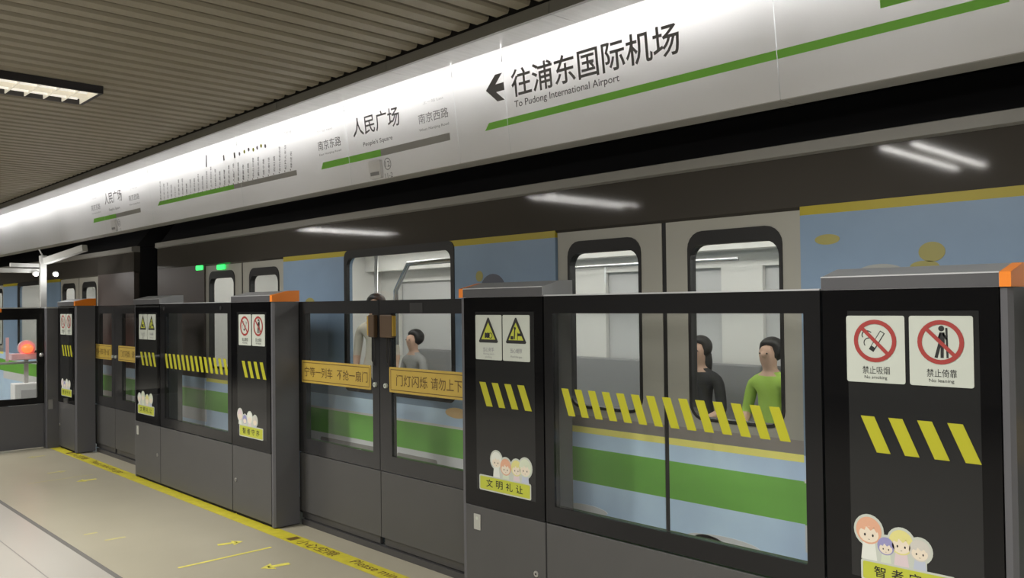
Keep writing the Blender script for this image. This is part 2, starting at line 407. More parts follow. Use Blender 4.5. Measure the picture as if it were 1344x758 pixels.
# line map
hpoly([(-7.542, 2.322), (-6.05, 2.312), (-6.05, 2.346), (-7.49, 2.356)], 'green', 'green_stripe')
hpoly([(-6.05, 2.312), (-5.113, 2.306), (-5.113, 2.341), (-6.05, 2.346)], 'grey', 'grey_stripe')
ST = '浦东国际机场 海天三路 远东大道 凌空路 川沙 华夏东路 创新中路 唐镇 广兰路 金科路 张江高科 龙阳路 世纪公园 上海科技馆 世纪大道 东昌路 陆家嘴 南京东路 人民广场 南京西路 静安寺 江苏路 中山公园 娄山关路 威宁路 北新泾 淞虹路 虹桥2号航站楼 虹桥火车站 徐泾东'.split()
def slant(u, v):   # local text axes running up and slightly right
    return (u*.20 - v*.98, u*.98 + v*.20)
for a, b in ((-7.68, -5.93), (-5.93, -4.47)):
    tk = MB()
    for i, s in enumerate(ST):
        cx = -7.47 + i*(2.28/29)
        if not a <= cx < b: continue
        L = .026*len(s)+.035
        L = min(L, .165)
        fn = lambda u, v, w, cx=cx: hd(cx+slant(u, v)[0]+.012, 2.362+slant(u, v)[1], w)
        text(MB(), s, 0, L, -.012, .012, fn, .0012, .008).build('station_name', M['ink'], HP[a])
        tk.flat([rect(cx-.005, cx+.005, 2.346, 2.356)], hd, .0014)
    tk.build('tick_marks', M['ink'], HP[a])
for u, v in ((-6.16, 2.56), (-5.98, 2.555)): MB().flat([rect(u-.012, u+.012, v-.02, v+.02)], hd, .0012).build('transfer_mark', M['inkl'], HP[-7.68])
for i, u in enumerate((-5.90, -5.82, -5.75, -5.68, -5.62, -5.56, -5.50)):
    ic = MB(); ic.use(M['inkl' if i % 2 == 0 else 'wyellow']); ic.flat([circ(u, 2.555+.005*(i % 3), .014, 12)], hd, .0012)
    ic.build('transfer_mark', None, HP[-5.93])
htext('2号线', -5.22, -5.12, 2.585, 2.612, 'inkl')
MB().flat([stroke(-6.48, 2.53, -6.455, 2.62, .02)], hd, .0012).build('arrow', M['ink'], HP[-7.68])

# black hanger beam behind the header
struct(MB().box(-14.8, XR, 3.012, 3.06, 2.20, 2.70).build('trim_5', M['void']))

# ------------------------------------------------------------------ platform screen: pillars
FP = front(YB)
def mini_sign(parent, u0, u1, v0, v1, kind):
    """one white information sign with its pictogram"""
    s = MB().plate(rrect(u0, u1, v0, v1, .007), [], FP, .001, .0025).build('information_sign', M['white'], parent)
    W = u1-u0; c = (u0+u1)/2; w = .0030
    if kind in ('smoke', 'lean'):
        r = .425*W*.86; cy = v1-.012-r
        g = MB(); g.use(M['inkb'])
        if kind == 'smoke':
            g.flat([stroke(c-.012, cy-.030, c+.024, cy+.028, .017)], FP, w)
            g.use(M['white']); g.flat([stroke(c-.005, cy-.018, c+.0225, cy+.0258, .0115)], FP, w+.0004); g.use(M['inkb'])
            for q in range(9):
                a = .6+q*.35; g.flat([stroke(c-.024+.016*math.cos(a), cy+.018+.013*math.sin(a), c-.024+.016*math.cos(a+.35), cy+.018+.013*math.sin(a+.35), .003)], FP, w)
            for q in range(6):
                a = 1.4+q*.4; g.flat([stroke(c-.018+.016*math.cos(a), cy-.006+.015*math.sin(a), c-.018+.016*math.cos(a+.4), cy-.006+.015*math.sin(a+.4), .003)], FP, w)
        else:
            g.flat([circ(c+.003, cy+.040, .0085, 14), [(c-.002, cy+.029), (c+.012, cy+.029), (c+.012, cy-.004), (c-.006, cy-.004)],
                    stroke(c-.001, cy-.002, c-.013, cy-.046, .009), stroke(c+.005, cy-.002, c+.004, cy-.046, .009), stroke(c+.017, cy+.042, c+.019, cy-.046, .006), stroke(c+.008, cy+.026, c+.017, cy+.008, .006), stroke(c, cy+.026, c-.008, cy+.004, .005)], FP, w)
        g.build('pictogram', None, s)
        p = MB(); p.flat(ring(c, cy, r*.80, r), FP, w+.001); p.flat([stroke(c-r*.66, cy+r*.66, c+r*.66, cy-r*.66, r*.17)], FP, w+.0013)
        p.build('prohibition_ring', M['red'], s)
        t = MB(); text(t, '禁止吸烟' if kind == 'smoke' else '禁止倚靠', c-.040, c+.044, v0+.027, v0+.051, FP, w, .003)
        text(t, 'No smoking' if kind == 'smoke' else 'No leaning', c-.034, c+.036, v0+.009, v0+.022, FP, w, .004)
        t.build('lettering', M['inkb'], s)
    else:
        b = v1-.128; a = v1-.012; k = .066
        tri = lambda sc, cy0, top: [(c-sc, cy0), (c+sc, cy0), (c, top)]
        MB().flat([[(c-k, b+.006), (c-k+.006, b), (c+k-.006, b), (c+k, b+.006), (c+.004, a), (c-.004, a)]], FP, w).build('triangle_border', M['inkb'], s)
        MB().flat([tri(k-.018, b+.015, a-.022)], FP, w+.0005).build('triangle_field', M['wyellow'], s)
        g = MB()
        if kind == 'hand':
            g.flat([rect(c-.024, c-.012, b+.022, b+.046), circ(c-.002, b+.034, .013, 14)], FP, w+.001)
            g.flat(ring(c+.016, b+.033, .010, .014, 14), FP, w+.001)
        else:
            g.flat([rect(c-.034, c-.016, b+.018, b+.034), stroke(c-.010, b+.020, c-.006, b+.062, .007), circ(c-.005, b+.068, .007, 12), rect(c+.010, c+.036, b+.034, b+.046), stroke(c+.012, b+.016, c+.012, b+.050, .003)], FP, w+.001)
        g.build('pictogram', M['inkb'], s)
        t = MB(); text(t, '当心夹手' if kind == 'hand' else '当心缝隙', c-.038, c+.038, v0+.036, v0+.058, FP, w, .008)
        if kind == 'hand':
            text(t, 'Warning hands', c-.038, c+.038, v0+.021, v0+.032, FP, w); text(t, 'pinching', c-.022, c+.022, v0+.006, v0+.018, FP, w)
        else: text(t, 'Mind the gap', c-.037, c+.037, v0+.012, v0+.025, FP, w)
        t.build('lettering', M['inkl'], s)
    return s
def stripes(parent, us, v0, v1, wd, sl, name='hazard_stripe'):
    for u in us:
        MB().plate([(u, v1), (u+wd, v1), (u+wd+sl, v0), (u+sl, v0)], [], FP, .001, .002).build(name, M['yellow'], parent)
KID = {k: mat('sticker ' + k, c, .5) for k, c in dict(ginger=(.62, .34, .22), violet=(.26, .25, .45), gold=(.62, .58, .22), silver=(.52, .50, .45), mint=(.55, .60, .46), face=(.68, .60, .48), pale=(.64, .66, .60), rose=(.60, .50, .52), bluec=(.42, .46, .55)).items()}
def sticker(parent, u0, u1, v0, v1, words, heads, far=False):
    """white edged sticker of plain children behind a yellow banner; heads: (u, v, radius, hair)"""
    s = MB(); s.use(M['white'])
    for i, (u, v, r, h) in enumerate(heads):
        s.prism(circ(u, v, r+.007, 22, r*1.08+.007), FP, .0008, .0014+.00002*i)
    s.prism(rect(min(h[0] for h in heads)-.012, max(h[0] for h in heads)+.02, v1-.01, v1+.075), FP, .0007, .00145)
    s.prism(rrect(u0-.006, u1+.006, v0-.006, v1+.006, .008), FP, .0006, .0016)
    st = s.build('sticker', None, parent)
    b = MB().flat([rrect(u0, u1, v0, v1, .006)], FP, .0019).build('banner', M['wyellow'], st)
    L = (u1-u0)
    t = MB()
    for i, ch in enumerate(words): text(t, ch, u0+L*(.13+i*.20), u0+L*(.13+i*.20)+L*.135, v0+(v1-v0)*.22, v0+(v1-v0)*.84, FP, .0022, .012)
    t.build('lettering', M['inkb'], st)
    for i, (u, v, r, h) in enumerate(heads):
        k = MB(); w = .0018+.0001*(i % 2)
        k.use(KID[['pale', 'mint', 'rose', 'bluec'][i % 4]]); k.flat([[(u-r*.45, v-r*.7), (u+r*.45, v-r*.7), (u+r*.62, v1+.006), (u-r*.62, v1+.006)]], FP, w-.0001)
        k.use(KID[h]); k.flat([circ(u, v, r, 24, r*1.05)], FP, w+.0001)
        k.use(KID['face']); k.flat([circ(u, v-r*.30, r*.76, 20, r*.62)], FP, w+.0002)
        k.use(KID[h]); k.flat([[(u-r*.7, v+r*.10), (u-r*.2, v+r*.30), (u-r*.32, v-r*.02)], [(u-r*.2, v+r*.3), (u+r*.5, v+r*.3), (u+r*.15, v-.0)], [(u+r*.35, v+r*.3), (u+r*.75, v+r*.2), (u+r*.62, v-r*.1)]], FP, w+.0003)
        k.use(M['inkb'])
        if not far: k.flat([circ(u-r*.30, v-r*.35, r*.075, 10, r*.11), circ(u+r*.32, v-r*.35, r*.075, 10, r*.11), stroke(u-r*.06, v-r*.68, u+r*.08, v-r*.68, r*.04)], FP, w+.0004)
        k.build('child_figure', None, st)
    return st
def pillar(x0, x1, side, label, orange=True, kinds=('smoke', 'lean')):
    """side: 'r' or 'l', where the door opening is; the end strip stands on that side"""
    t = thing('door_pillar', label, 'platform door pillar', ((x0+x1)/2, YB+.1, 0), 'pillars of the platform screen')
    e = .030; g0, g1 = (x0, x1-e) if side == 'r' else (x0+e, x1)
    e0, e1 = (x1-e, x1) if side == 'r' else (x0, x0+e)
    bx('body', M['metal'], t, g0+.002, g1, YB+.014, 2.80, .02, 1.452)
    m = MB(); ch = .012
    prof = [(e0, YB+.004), (e1-ch, YB+.004), (e1, YB+.004+ch), (e1, 2.805), (e0, 2.805)] if side == 'r' else [(e0+ch, YB+.004), (e1, YB+.004), (e1, 2.805), (e0, 2.805), (e0, YB+.004+ch)]
    m.prism(prof, lambda u, v, q: (u, v, q), .008, 1.45); m.build('end_post', M['side'], t)
    fz = .474
    bx('glass_front', M['black'], t, g0+.003, g1-.003, YB, YB+.014, fz+.003, 1.45)
    bx('smoked_pane', M['tint'], t, g0+.085, g1-.055, YB-.0006, YB, .555, 1.385)
    bx('lower_panel', M['metal'], t, g0+.003, g1-.003, YB+.001, YB+.014, .025, fz, bevel=.002)
    bx('plinth', M['gap'], t, g0+.02, g1, YB+.02, 2.79, 0, .02)
    # cap: thin front, sloping up to the back
    cp = [(YB-.003, 1.452), (YB-.003, 1.494), (2.735, 1.522), (2.812, 1.524), (2.812, 1.452)]
    c0, c1 = (x0, e0) if side == 'r' else (e1, x1)
    if not orange: c0, c1 = x0, x1
    c = MB(); c.use(M['cap']); c.prism(cp, lambda u, v, q: (q, u, v), c0, c1)
    c.use(M['capf']); c.box(c0+.001, c1-.001, YB-.0036, YB-.003, 1.453, 1.492); c.build('cap', None, t)
    bx('cap_edge', M['lipm'], t, c0, c1, YB-.0045, YB-.001, 1.4915, 1.4955)
    if orange:
        MB().prism(cp, lambda u, v, q: (q, u, v), e0, e1).build('orange_end_cap', M['orange'], t)
    lk = MB().prism(circ((g0+.052) if side == 'r' else g1-.06, .243, .013, 18), FP, -.001, .003).build('key_lock', M['chrome'], t)
    MB().prism(circ((g0+.052) if side == 'r' else g1-.06, .243, .005, 10), FP, .003, .004).build('keyhole', M['rub'], lk)
    mini = kinds
    if side == 'r': a0, a1, b0, b1 = x1-.471, x1-.291, x1-.278, x1-.100
    else: a0, a1, b0, b1 = x1-.441, x1-.261, x1-.254, x1-.080
    mini_sign(t, a0, a1, 1.163, 1.370, kinds[0]); mini_sign(t, b0, b1, 1.163, 1.370, kinds[1])
    u0 = x1-.430 if side == 'r' else x1-.418
    stripes(t, [u0+i*.085 for i in range(4)], .948, 1.058, .042, .048)
    return t
PA = pillar(-1.291, -.738, 'r', 'nearest screen pillar at right edge, no-smoking and no-leaning signs, children sticker')
sticker(PA, -1.170, -.905, .553, .607, '智者守序', [(-1.150, .703, .040, 'ginger'), (-1.098, .664, .026, 'violet'), (-1.052, .684, .036, 'gold'), (-.998, .670, .031, 'silver')])
PBp = pillar(-3.115, -2.555, 'l', 'dark pillar between sliding doors and near glass panel, two warning triangles', kinds=('hand', 'gap'))
sticker(PBp, -2.975, -2.645, .563, .622, '文明礼让', [(-2.862, .706, .036, 'pale'), (-2.800, .682, .036, 'ginger'), (-2.730, .686, .034, 'gold'), (-2.674, .694, .038, 'mint')])
def plaque(parent, u):
    q = MB().prism(rect(u, u+.045, .365, .437), FP, 0, .003).build('small_plaque', M['plateb'], parent)
    MB().flat([circ(u+.022, .418, .008, 12)], FP, .0034).build('plaque_mark', M['white'], q)
PC = pillar(-5.553, -4.970, 'r', 'dark pillar with orange end cap left of the yellow-plated sliding doors')
sticker(PC, -5.435, -5.110, .556, .622, '智者守序', [(-5.43, .692, .036, 'rose'), (-5.36, .665, .03, 'violet'), (-5.29, .682, .036, 'pale'), (-5.215, .668, .032, 'silver')], True)
PD = pillar(-7.395, -6.83, 'l', 'dark pillar with warning triangles at the left end of the middle screen', orange=False, kinds=('hand', 'gap'))
plaque(PBp, -3.022); plaque(PD, -7.335)
sticker(PD, -7.30, -6.955, .55, .615, '文明礼让', [(-7.27, .675, .034, 'pale'), (-7.19, .69, .036, 'mint'), (-7.10, .67, .036, 'gold'), (-7.02, .68, .036, 'mint')], True)
PE = pillar(-9.535, -8.97, 'r', 'farthest dark pillar with orange cap beside the end gate')
sticker(PE, -9.41, -9.09, .55, .615, '智者守序', [(-9.38, .675, .034, 'rose'), (-9.31, .66, .03, 'violet'), (-9.24, .675, .036, 'pale'), (-9.16, .67, .032, 'silver')], True)

# ------------------------------------------------------------------ fixed glazed panels
def panel(x0, x1, wl, wr, label, nst, s0, s1):
    t = thing('fixed_screen_panel', label, 'glass screen panel', ((x0+x1)/2, YB+.02, 0), 'fixed glazed panels of the platform screen')
    MB().plate(rect(x0+.004, x1-.004, .482, 1.452), [rect(wl, wr, .553, 1.377)], FP, -.035, 0).build('frame', M['frame'], t)
    bx('glass_pane', CLEAR, t, wl, wr, YB+.006, YB+.012, .553, 1.377)
    bx('lower_panel', M['metal'], t, x0+.004, x1-.004, YB+.001, YB+.05, .025, .474, bevel=.002)
    bx('top_edge', M['lipm'], t, x0+.004, x1-.004, YB-.001, YB+.045, 1.452, 1.4575)
    bx('plinth', M['gap'], t, x0+.004, x1-.004, YB+.02, YB+.16, 0, .025)
    ps = MB()
    for i in range(nst):
        u = s0+i*(s1-s0)/(nst-1); wd = (s1-s0)/(nst-1)*.52
        ps = MB().plate([(u, 1.060), (u+wd, 1.060), (u+wd+.040, .947), (u+.040, .947)], [], front(YB+.006), .0003, .0012).build('hazard_stripe', M['yellow'], t)
    return t
pn1 = panel(-2.553, -1.293, -2.498, -1.355, 'large fixed glass panel between the two nearest pillars, yellow hazard stripes', 14, -2.456, -1.488)
pn2 = panel(-6.828, -5.555, -6.735, -5.618, 'fixed glass panel of the middle screen behind faded hazard stripes', 14, -6.748, -5.70)
for u in (-6.80+.06, -5.72): MB().prism(circ(u, 1.415, .014, 14), FP, 0, .004).build('fixing_cap', M['rub'], pn2)

# ------------------------------------------------------------------ sliding door leaves
FL = front(YL)
def leaf(x0, x1, g0, g1, label, words=None, plate=None, txt=None, knob=None, boxd=None, boxside=None):
    t = thing('sliding_door_leaf', label, 'sliding platform door', ((x0+x1)/2, YL+.02, 0), 'sliding leaves of the platform screen')
    MB().plate(rect(x0, x1, .470, 1.450), [rect(g0, g1, .562, 1.373)], FL, -.035, 0).build('frame', M['leaff'], t)
    bx('glass_pane', CLEAR, t, g0, g1, YL+.008, YL+.014, .562, 1.373)
    bx('lower_panel', M['metal'], t, x0, x1, YL+.003, YL+.035, .085, .464, bevel=.002)
    bx('bottom_guide', M['sill'], t, x0+.02, x1-.02, YL+.012, YL+.03, .041, .085)
    if plate:
        p0, p1 = plate
        pl = MB().plate(rrect(p0, p1, .927, 1.070, .006), [], FL, .001, .005).build('notice_plate', M['plate'], t)
        r = MB().plate(rect(p0+.012, p1-.012, .939, 1.058), [rect(p0+.0165, p1-.0165, .9435, 1.0535)], FL, .005, .0054).build('plate_rule', M['platei'], pl)
        if words:
            for s, a, b in words: text(MB(), s, a, b, .966, 1.030, FL, .0056, .008).build('lettering', M['platei'], pl)
    if knob:
        k = MB().prism(circ(knob, .960, .014, 16), FL, 0, .012).build('lock_knob', M['white'], t)
        MB().prism(circ(knob, .960, .004, 8), FL, .012, .013).build('keyhole', M['rub'], k)
    if boxd:
        b = bx('latch_box', M['brown'], t, boxd[0], boxd[1], YL-.03, YL-.001, 1.236, 1.366, bevel=.006)
        bx('box_side', M['ochre'], b, *( (boxd[0]-.014, boxd[0], YL-.026, YL-.003, 1.246, 1.360) if boxside == 'l' else (boxd[1], boxd[1]+.006, YL-.026, YL-.003, 1.246, 1.360)))
        c = (boxd[0]+boxd[1])/2
        MB().tube([(c-.01, YL-.014, 1.236), (c-.018, YL-.010, 1.10), (c+.004, YL-.008, 1.07)], .003, 6).build('hanging_cord', M['cord'], b)
        MB().tube([(c+.012, YL-.014, 1.236), (c+.014, YL-.010, 1.15), (c-.004, YL-.008, 1.07)], .003, 6).build('hanging_cord', M['cord'], b)
    return t
leaf(-5.00, -4.079, -4.906, -4.146, 'left sliding door leaf with yellow plate reading 宁等一列车 不抢一扇门', [('宁等一列车', -4.915, -4.575), ('不抢一扇门', -4.525, -4.190)], (-4.949, -4.159), knob=-4.114, boxd=(-4.148, -4.088), boxside='l')
rl = leaf(-4.073, -3.06, -3.960, -3.20, 'right sliding door leaf with yellow plate reading 门灯闪烁 请勿上下', [('门灯闪烁', -3.905, -3.620), ('请勿上下', -3.590, -3.332)], (-3.972, -3.195), knob=-4.008, boxd=(-4.030, -3.912), boxside='r')
bx('rail_reflection', M['rub'], rl, -3.777, -3.661, YL-.002, YL, 1.378, 1.432)  # dark reflection on the top rail, painted as a thin black patch
leaf(-9.04, -8.468, -8.90, -8.545, 'left leaf of the far sliding doors beside the end gate', [('宁等一列车 不抢一扇门', -8.97, -8.57)], (-8.997, -8.54), knob=-8.505)
leaf(-8.460, -7.36, -8.27, -7.50, 'right leaf of the far sliding doors behind the triangle pillar', [('门灯闪烁', -8.30, -8.05), ('请勿上下', -8.0, -7.72)], (-8.349, -7.65), knob=-8.42)
leaf(-.76, .15, -.66, .07, 'sliding door leaf beyond the nearest pillar, outside the frame', None, (-.70, .10))
# sills
for a, b, l in ((-4.968, -3.118, 'dark steel sill under the yellow-plated sliding doors'), (-8.968, -7.398, 'dark steel sill under the far sliding doors')):
    s = MB(); s.box(a, b, YL-.004, 2.97, 0, .035); s.box(a, b, YL+.04, YL+.055, .035, .042)
    tag(s.build('door_sill', M['sill']), l, 'door sill')

# ------------------------------------------------------------------ end gate
XG = -9.62
g = thing('end_gate', 'glazed gate closing the platform end, silver push bar, left edge', 'gate', (XG, 2.0, 0))
FG = lambda u, v, w=0: (XG+w, u, v)
MB().plate(rect(1.36, 2.512, .455, 1.432), [rect(1.46, 2.452, .520, 1.318)], FG, -.04, 0).build('frame', M['frame'], g)
bx('glass_pane', CLEAR, g, XG-.016, XG-.010, 1.46, 2.452, .520, 1.318)
bx('lower_panel', M['side'], g, XG-.04, XG-.001, 1.36, 2.512, .012, .450, bevel=.002)
bx('top_edge', M['lipm'], g, XG-.045, XG+.002, 1.36, 2.511, 1.432, 1.442)
bx('orange_marker', M['orange'], g, XG+.001, XG+.006, 1.9, 2.128, 1.395, 1.432)
MB().tube([(XG+.03, 1.48, .885), (XG+.03, 2.44, .885)], .012, 10).build('push_bar', M['lipm'], g, smooth=True)
for y in (1.5, 2.42): MB().tube([(XG, y, .885), (XG+.03, y, .885)], .009, 8).build('bar_bracket', M['chrome'], g)
MB().ball((XG+.022, 2.482, .955), .022, .022, .022).build('knob', M['chrome'], g, smooth=True)
gp = thing('gate_post', 'narrow grey steel post between the end gate and the farthest pillar', 'post', (XG, 2.56, 0))
bx('post', M['side'], gp, XG-.05, -9.537, 2.516, 2.70, 0, 1.43, bevel=.003)
bx('post_cap', M['lipm'], gp, XG-.055, -9.537, 2.512, 2.704, 1.43, 1.444)
bx('lock_plate', M['chrome'], gp, -9.537, -9.531, 2.53, 2.57, .40, .50)
# conduit mast with spot lamps above the gate
ms = thing('conduit_mast', 'grey conduit mast with cross arms and two bright spot lamps above the end gate', 'mast', (XG-.2, 2.56, 0))
bx('mast', M['conduit'], ms, XG-.23, XG-.17, 2.525, 2.585, 0, 1.985, bevel=.004)
bx('cross_arm', M['conduit'], ms, XG-.22, XG-.18, 1.2, 2.52, 1.80, 1.845, bevel=.004)
bx('cross_arm', M['conduit'], ms, XG-.22, XG-.18, 2.25, 2.52, 1.86, 1.90, bevel=.004)
am = MB(); c0 = Vector((XG-.16, 2.57, 1.925)); c1 = Vector((XG+.42, 2.78, 2.04)); d = (c1-c0).normalized(); sd = d.cross(Vector((0, 0, 1))).normalized(); uu = sd.cross(d)
am.add([tuple(c+sd*a*.03+uu*b*.032) for c in (c0, c1) for a, b in ((-1, -1), (1, -1), (1, 1), (-1, 1))], [(0, 1, 2, 3), (7, 6, 5, 4), (0, 4, 5, 1), (1, 5, 6, 2), (2, 6, 7, 3), (3, 7, 4, 0)])
am.build('slanting_arm', M['conduit'], ms)
MB().tube([(XG-.2, 2.555, 1.98), (XG-.2, 2.52, 2.05)], .008, 6).build('stay', M['conduit'], ms)
for y in (2.47, 2.66):
    s = MB().ball((XG-.14, y, 1.79), .03, .03, .03).build('spot_lamp', M['conduit'], ms, smooth=True)
    MB().ball((XG-.115, y, 1.785), .018, .02, .02).build('spot_lens', M['spot'], s, smooth=True)
    ld = bpy.data.lights.new('spot_light', 'POINT'); ld.energy = 1.2; ld.shadow_soft_size = .03
    lo = bpy.data.objects.new('spot_light', ld); COL.objects.link(lo); lo.parent = ms; lo.location = (.16, y-2.56, 1.78)
# red signal lamp behind the gate
rx, ry = -10.35, 2.53
rs = thing('signal_lamp', 'glowing red signal lamp on a stand behind the end gate', 'lamp', (rx, ry, 0))
bx('stand', M['pink_glow'], rs, rx-.05, rx+.05, ry-.16, ry+.13, .875, .945, bevel=.006)
bx('stand_column', M['conduit'], rs, rx-.03, rx+.0, ry-.02, ry+.02, .60, .875)
bx('cabinet', M['twhite'], rs, rx-.12, rx+.06, ry-.13, ry+.16, .0, .62, bevel=.008)
bx('number_plate', M['inkf'], rs, rx+.061, rx+.064, ry-.07, ry+.08, .45, .55)
bx('back_plate', M['pink_glow'], rs, rx-.05, rx-.04, ry-.19, ry-.16, .86, 1.12)
MB().ball((rx+.03, ry, .995), .055, .058, .05).build('red_lens', M['redl'], rs, smooth=True)
MB().tube([(rx-.03, ry, 1.0), (rx+.02, ry, 1.0)], .085, 20).build('lens_hood', M['pink_glow'], rs)
ld = bpy.data.lights.new('signal_light', 'POINT'); ld.energy = .35; ld.color = (1, .09, .04); ld.shadow_soft_size = .05
lo = bpy.data.objects.new('signal_light', ld); COL.objects.link(lo); lo.parent = rs; lo.location = (.14, 0, 1.02)

# ------------------------------------------------------------------ floor markings
YF = lambda u, v, w=0: (u, v, w)
tp = thing('floor_tape', 'yellow lettered safety tape along the foot of the screen doors', 'floor tape', (-5, 2.6, 0))
MB().prism(rect(-12, .5, 2.545, 2.655), YF, .0006, .0014).build('tape', M['tape'], tp)
m = MB()
for o in (-9.0, -4.62, -.3):
    text(m, '小心空隙', o, o+.42, 2.565, 2.640, YF, .0019, .012); m.flat([rect(o-.10, o-.04, 2.565, 2.640)], YF, .0019)
    text(m, 'Please mind the gap', o+.58, o+1.36, 2.56, 2.640, YF, .0019, .006)
m.build('lettering', M['platei'], tp)
def farrow(u, v, s, d, mt, label):
    a = MB(); a.use(mt); sg = d
    a.flat([[(u, v-.020*s), (u+.10*sg*s, v-.020*s), (u+.10*sg*s, v+.020*s), (u, v+.020*s)][::sg],
            [(u+.08*sg*s, v-.062*s), (u+.19*sg*s, v), (u+.08*sg*s, v+.062*s), (u+.105*sg*s, v)]], YF, .0012)
    tag(a.build('floor_arrow', None), label, 'floor marking', 'yellow arrows on the platform floor')
def line(name, pts, t, mt, label):
    a = MB(); a.use(mt)
    for (x0, y0), (x1, y1) in zip(pts, pts[1:]): a.flat([stroke(x0, y0, x1, y1, t)], YF, .0011)
    tag(a.build(name, None), label, 'floor marking', 'worn yellow queue lines on the floor')
def vee(u, v, dx, dy, s, mt, label):
    """a chunky arrow head with a short tail pointing along (dx,dy)"""
    q = lambda a, b: (u+a*dx-b*dy, v+a*dy+b*dx)
    a = MB(); a.use(mt)
    a.flat([[q(0, 0), q(-.09*s, .075*s), q(-.085*s, .028*s), q(-.055*s, 0)], [q(0, 0), q(-.055*s, 0), q(-.085*s, -.028*s), q(-.09*s, -.075*s)], [q(-.05*s, .022*s), q(-.20*s, .026*s), q(-.20*s, -.026*s), q(-.05*s, -.022*s)]], YF, .0012)
    tag(a.build('floor_arrow', None), label, 'floor marking', 'yellow arrows on the platform floor')
line('queue_line', [(-4.625, 1.868), (-4.621, 2.42)], .022, M['worn'], 'long thin yellow queue line between the two near floor arrows')
vee(-4.86, 2.36, .25, .97, .75, M['worn'], 'yellow floor arrow pointing to the doors, just beyond the queue line')
vee(-4.29, 2.18, -.2, -.98, .8, M['worn'], 'yellow floor arrow pointing away from the doors, nearest the camera')
line('queue_line', [(-7.74, 1.90), (-7.75, 2.40)], .018, M['faint'], 'almost worn away queue line before the far sliding doors')
vee(-7.53, 2.20, 0, -1, .8, M['worn'], 'faded yellow floor arrow nearer than the worn away queue line')
vee(-8.10, 2.30, 0, 1, .8, M['faint'], 'faint yellow floor arrow just beyond the worn away queue line')
vee(-9.10, 2.22, 0, -1, .8, M['faint'], 'faintest yellow floor arrow close to the end gate')
line('queue_line', [(-5.73, 1.72), (-5.73, 1.80)], .03, M['faint'], 'small pale paint speck alone on the beige floor')
line('queue_line', [(-5.50, 1.77), (-5.49, 1.89)], .03, M['faint'], 'short faint paint mark beside a paler speck on the beige floor')

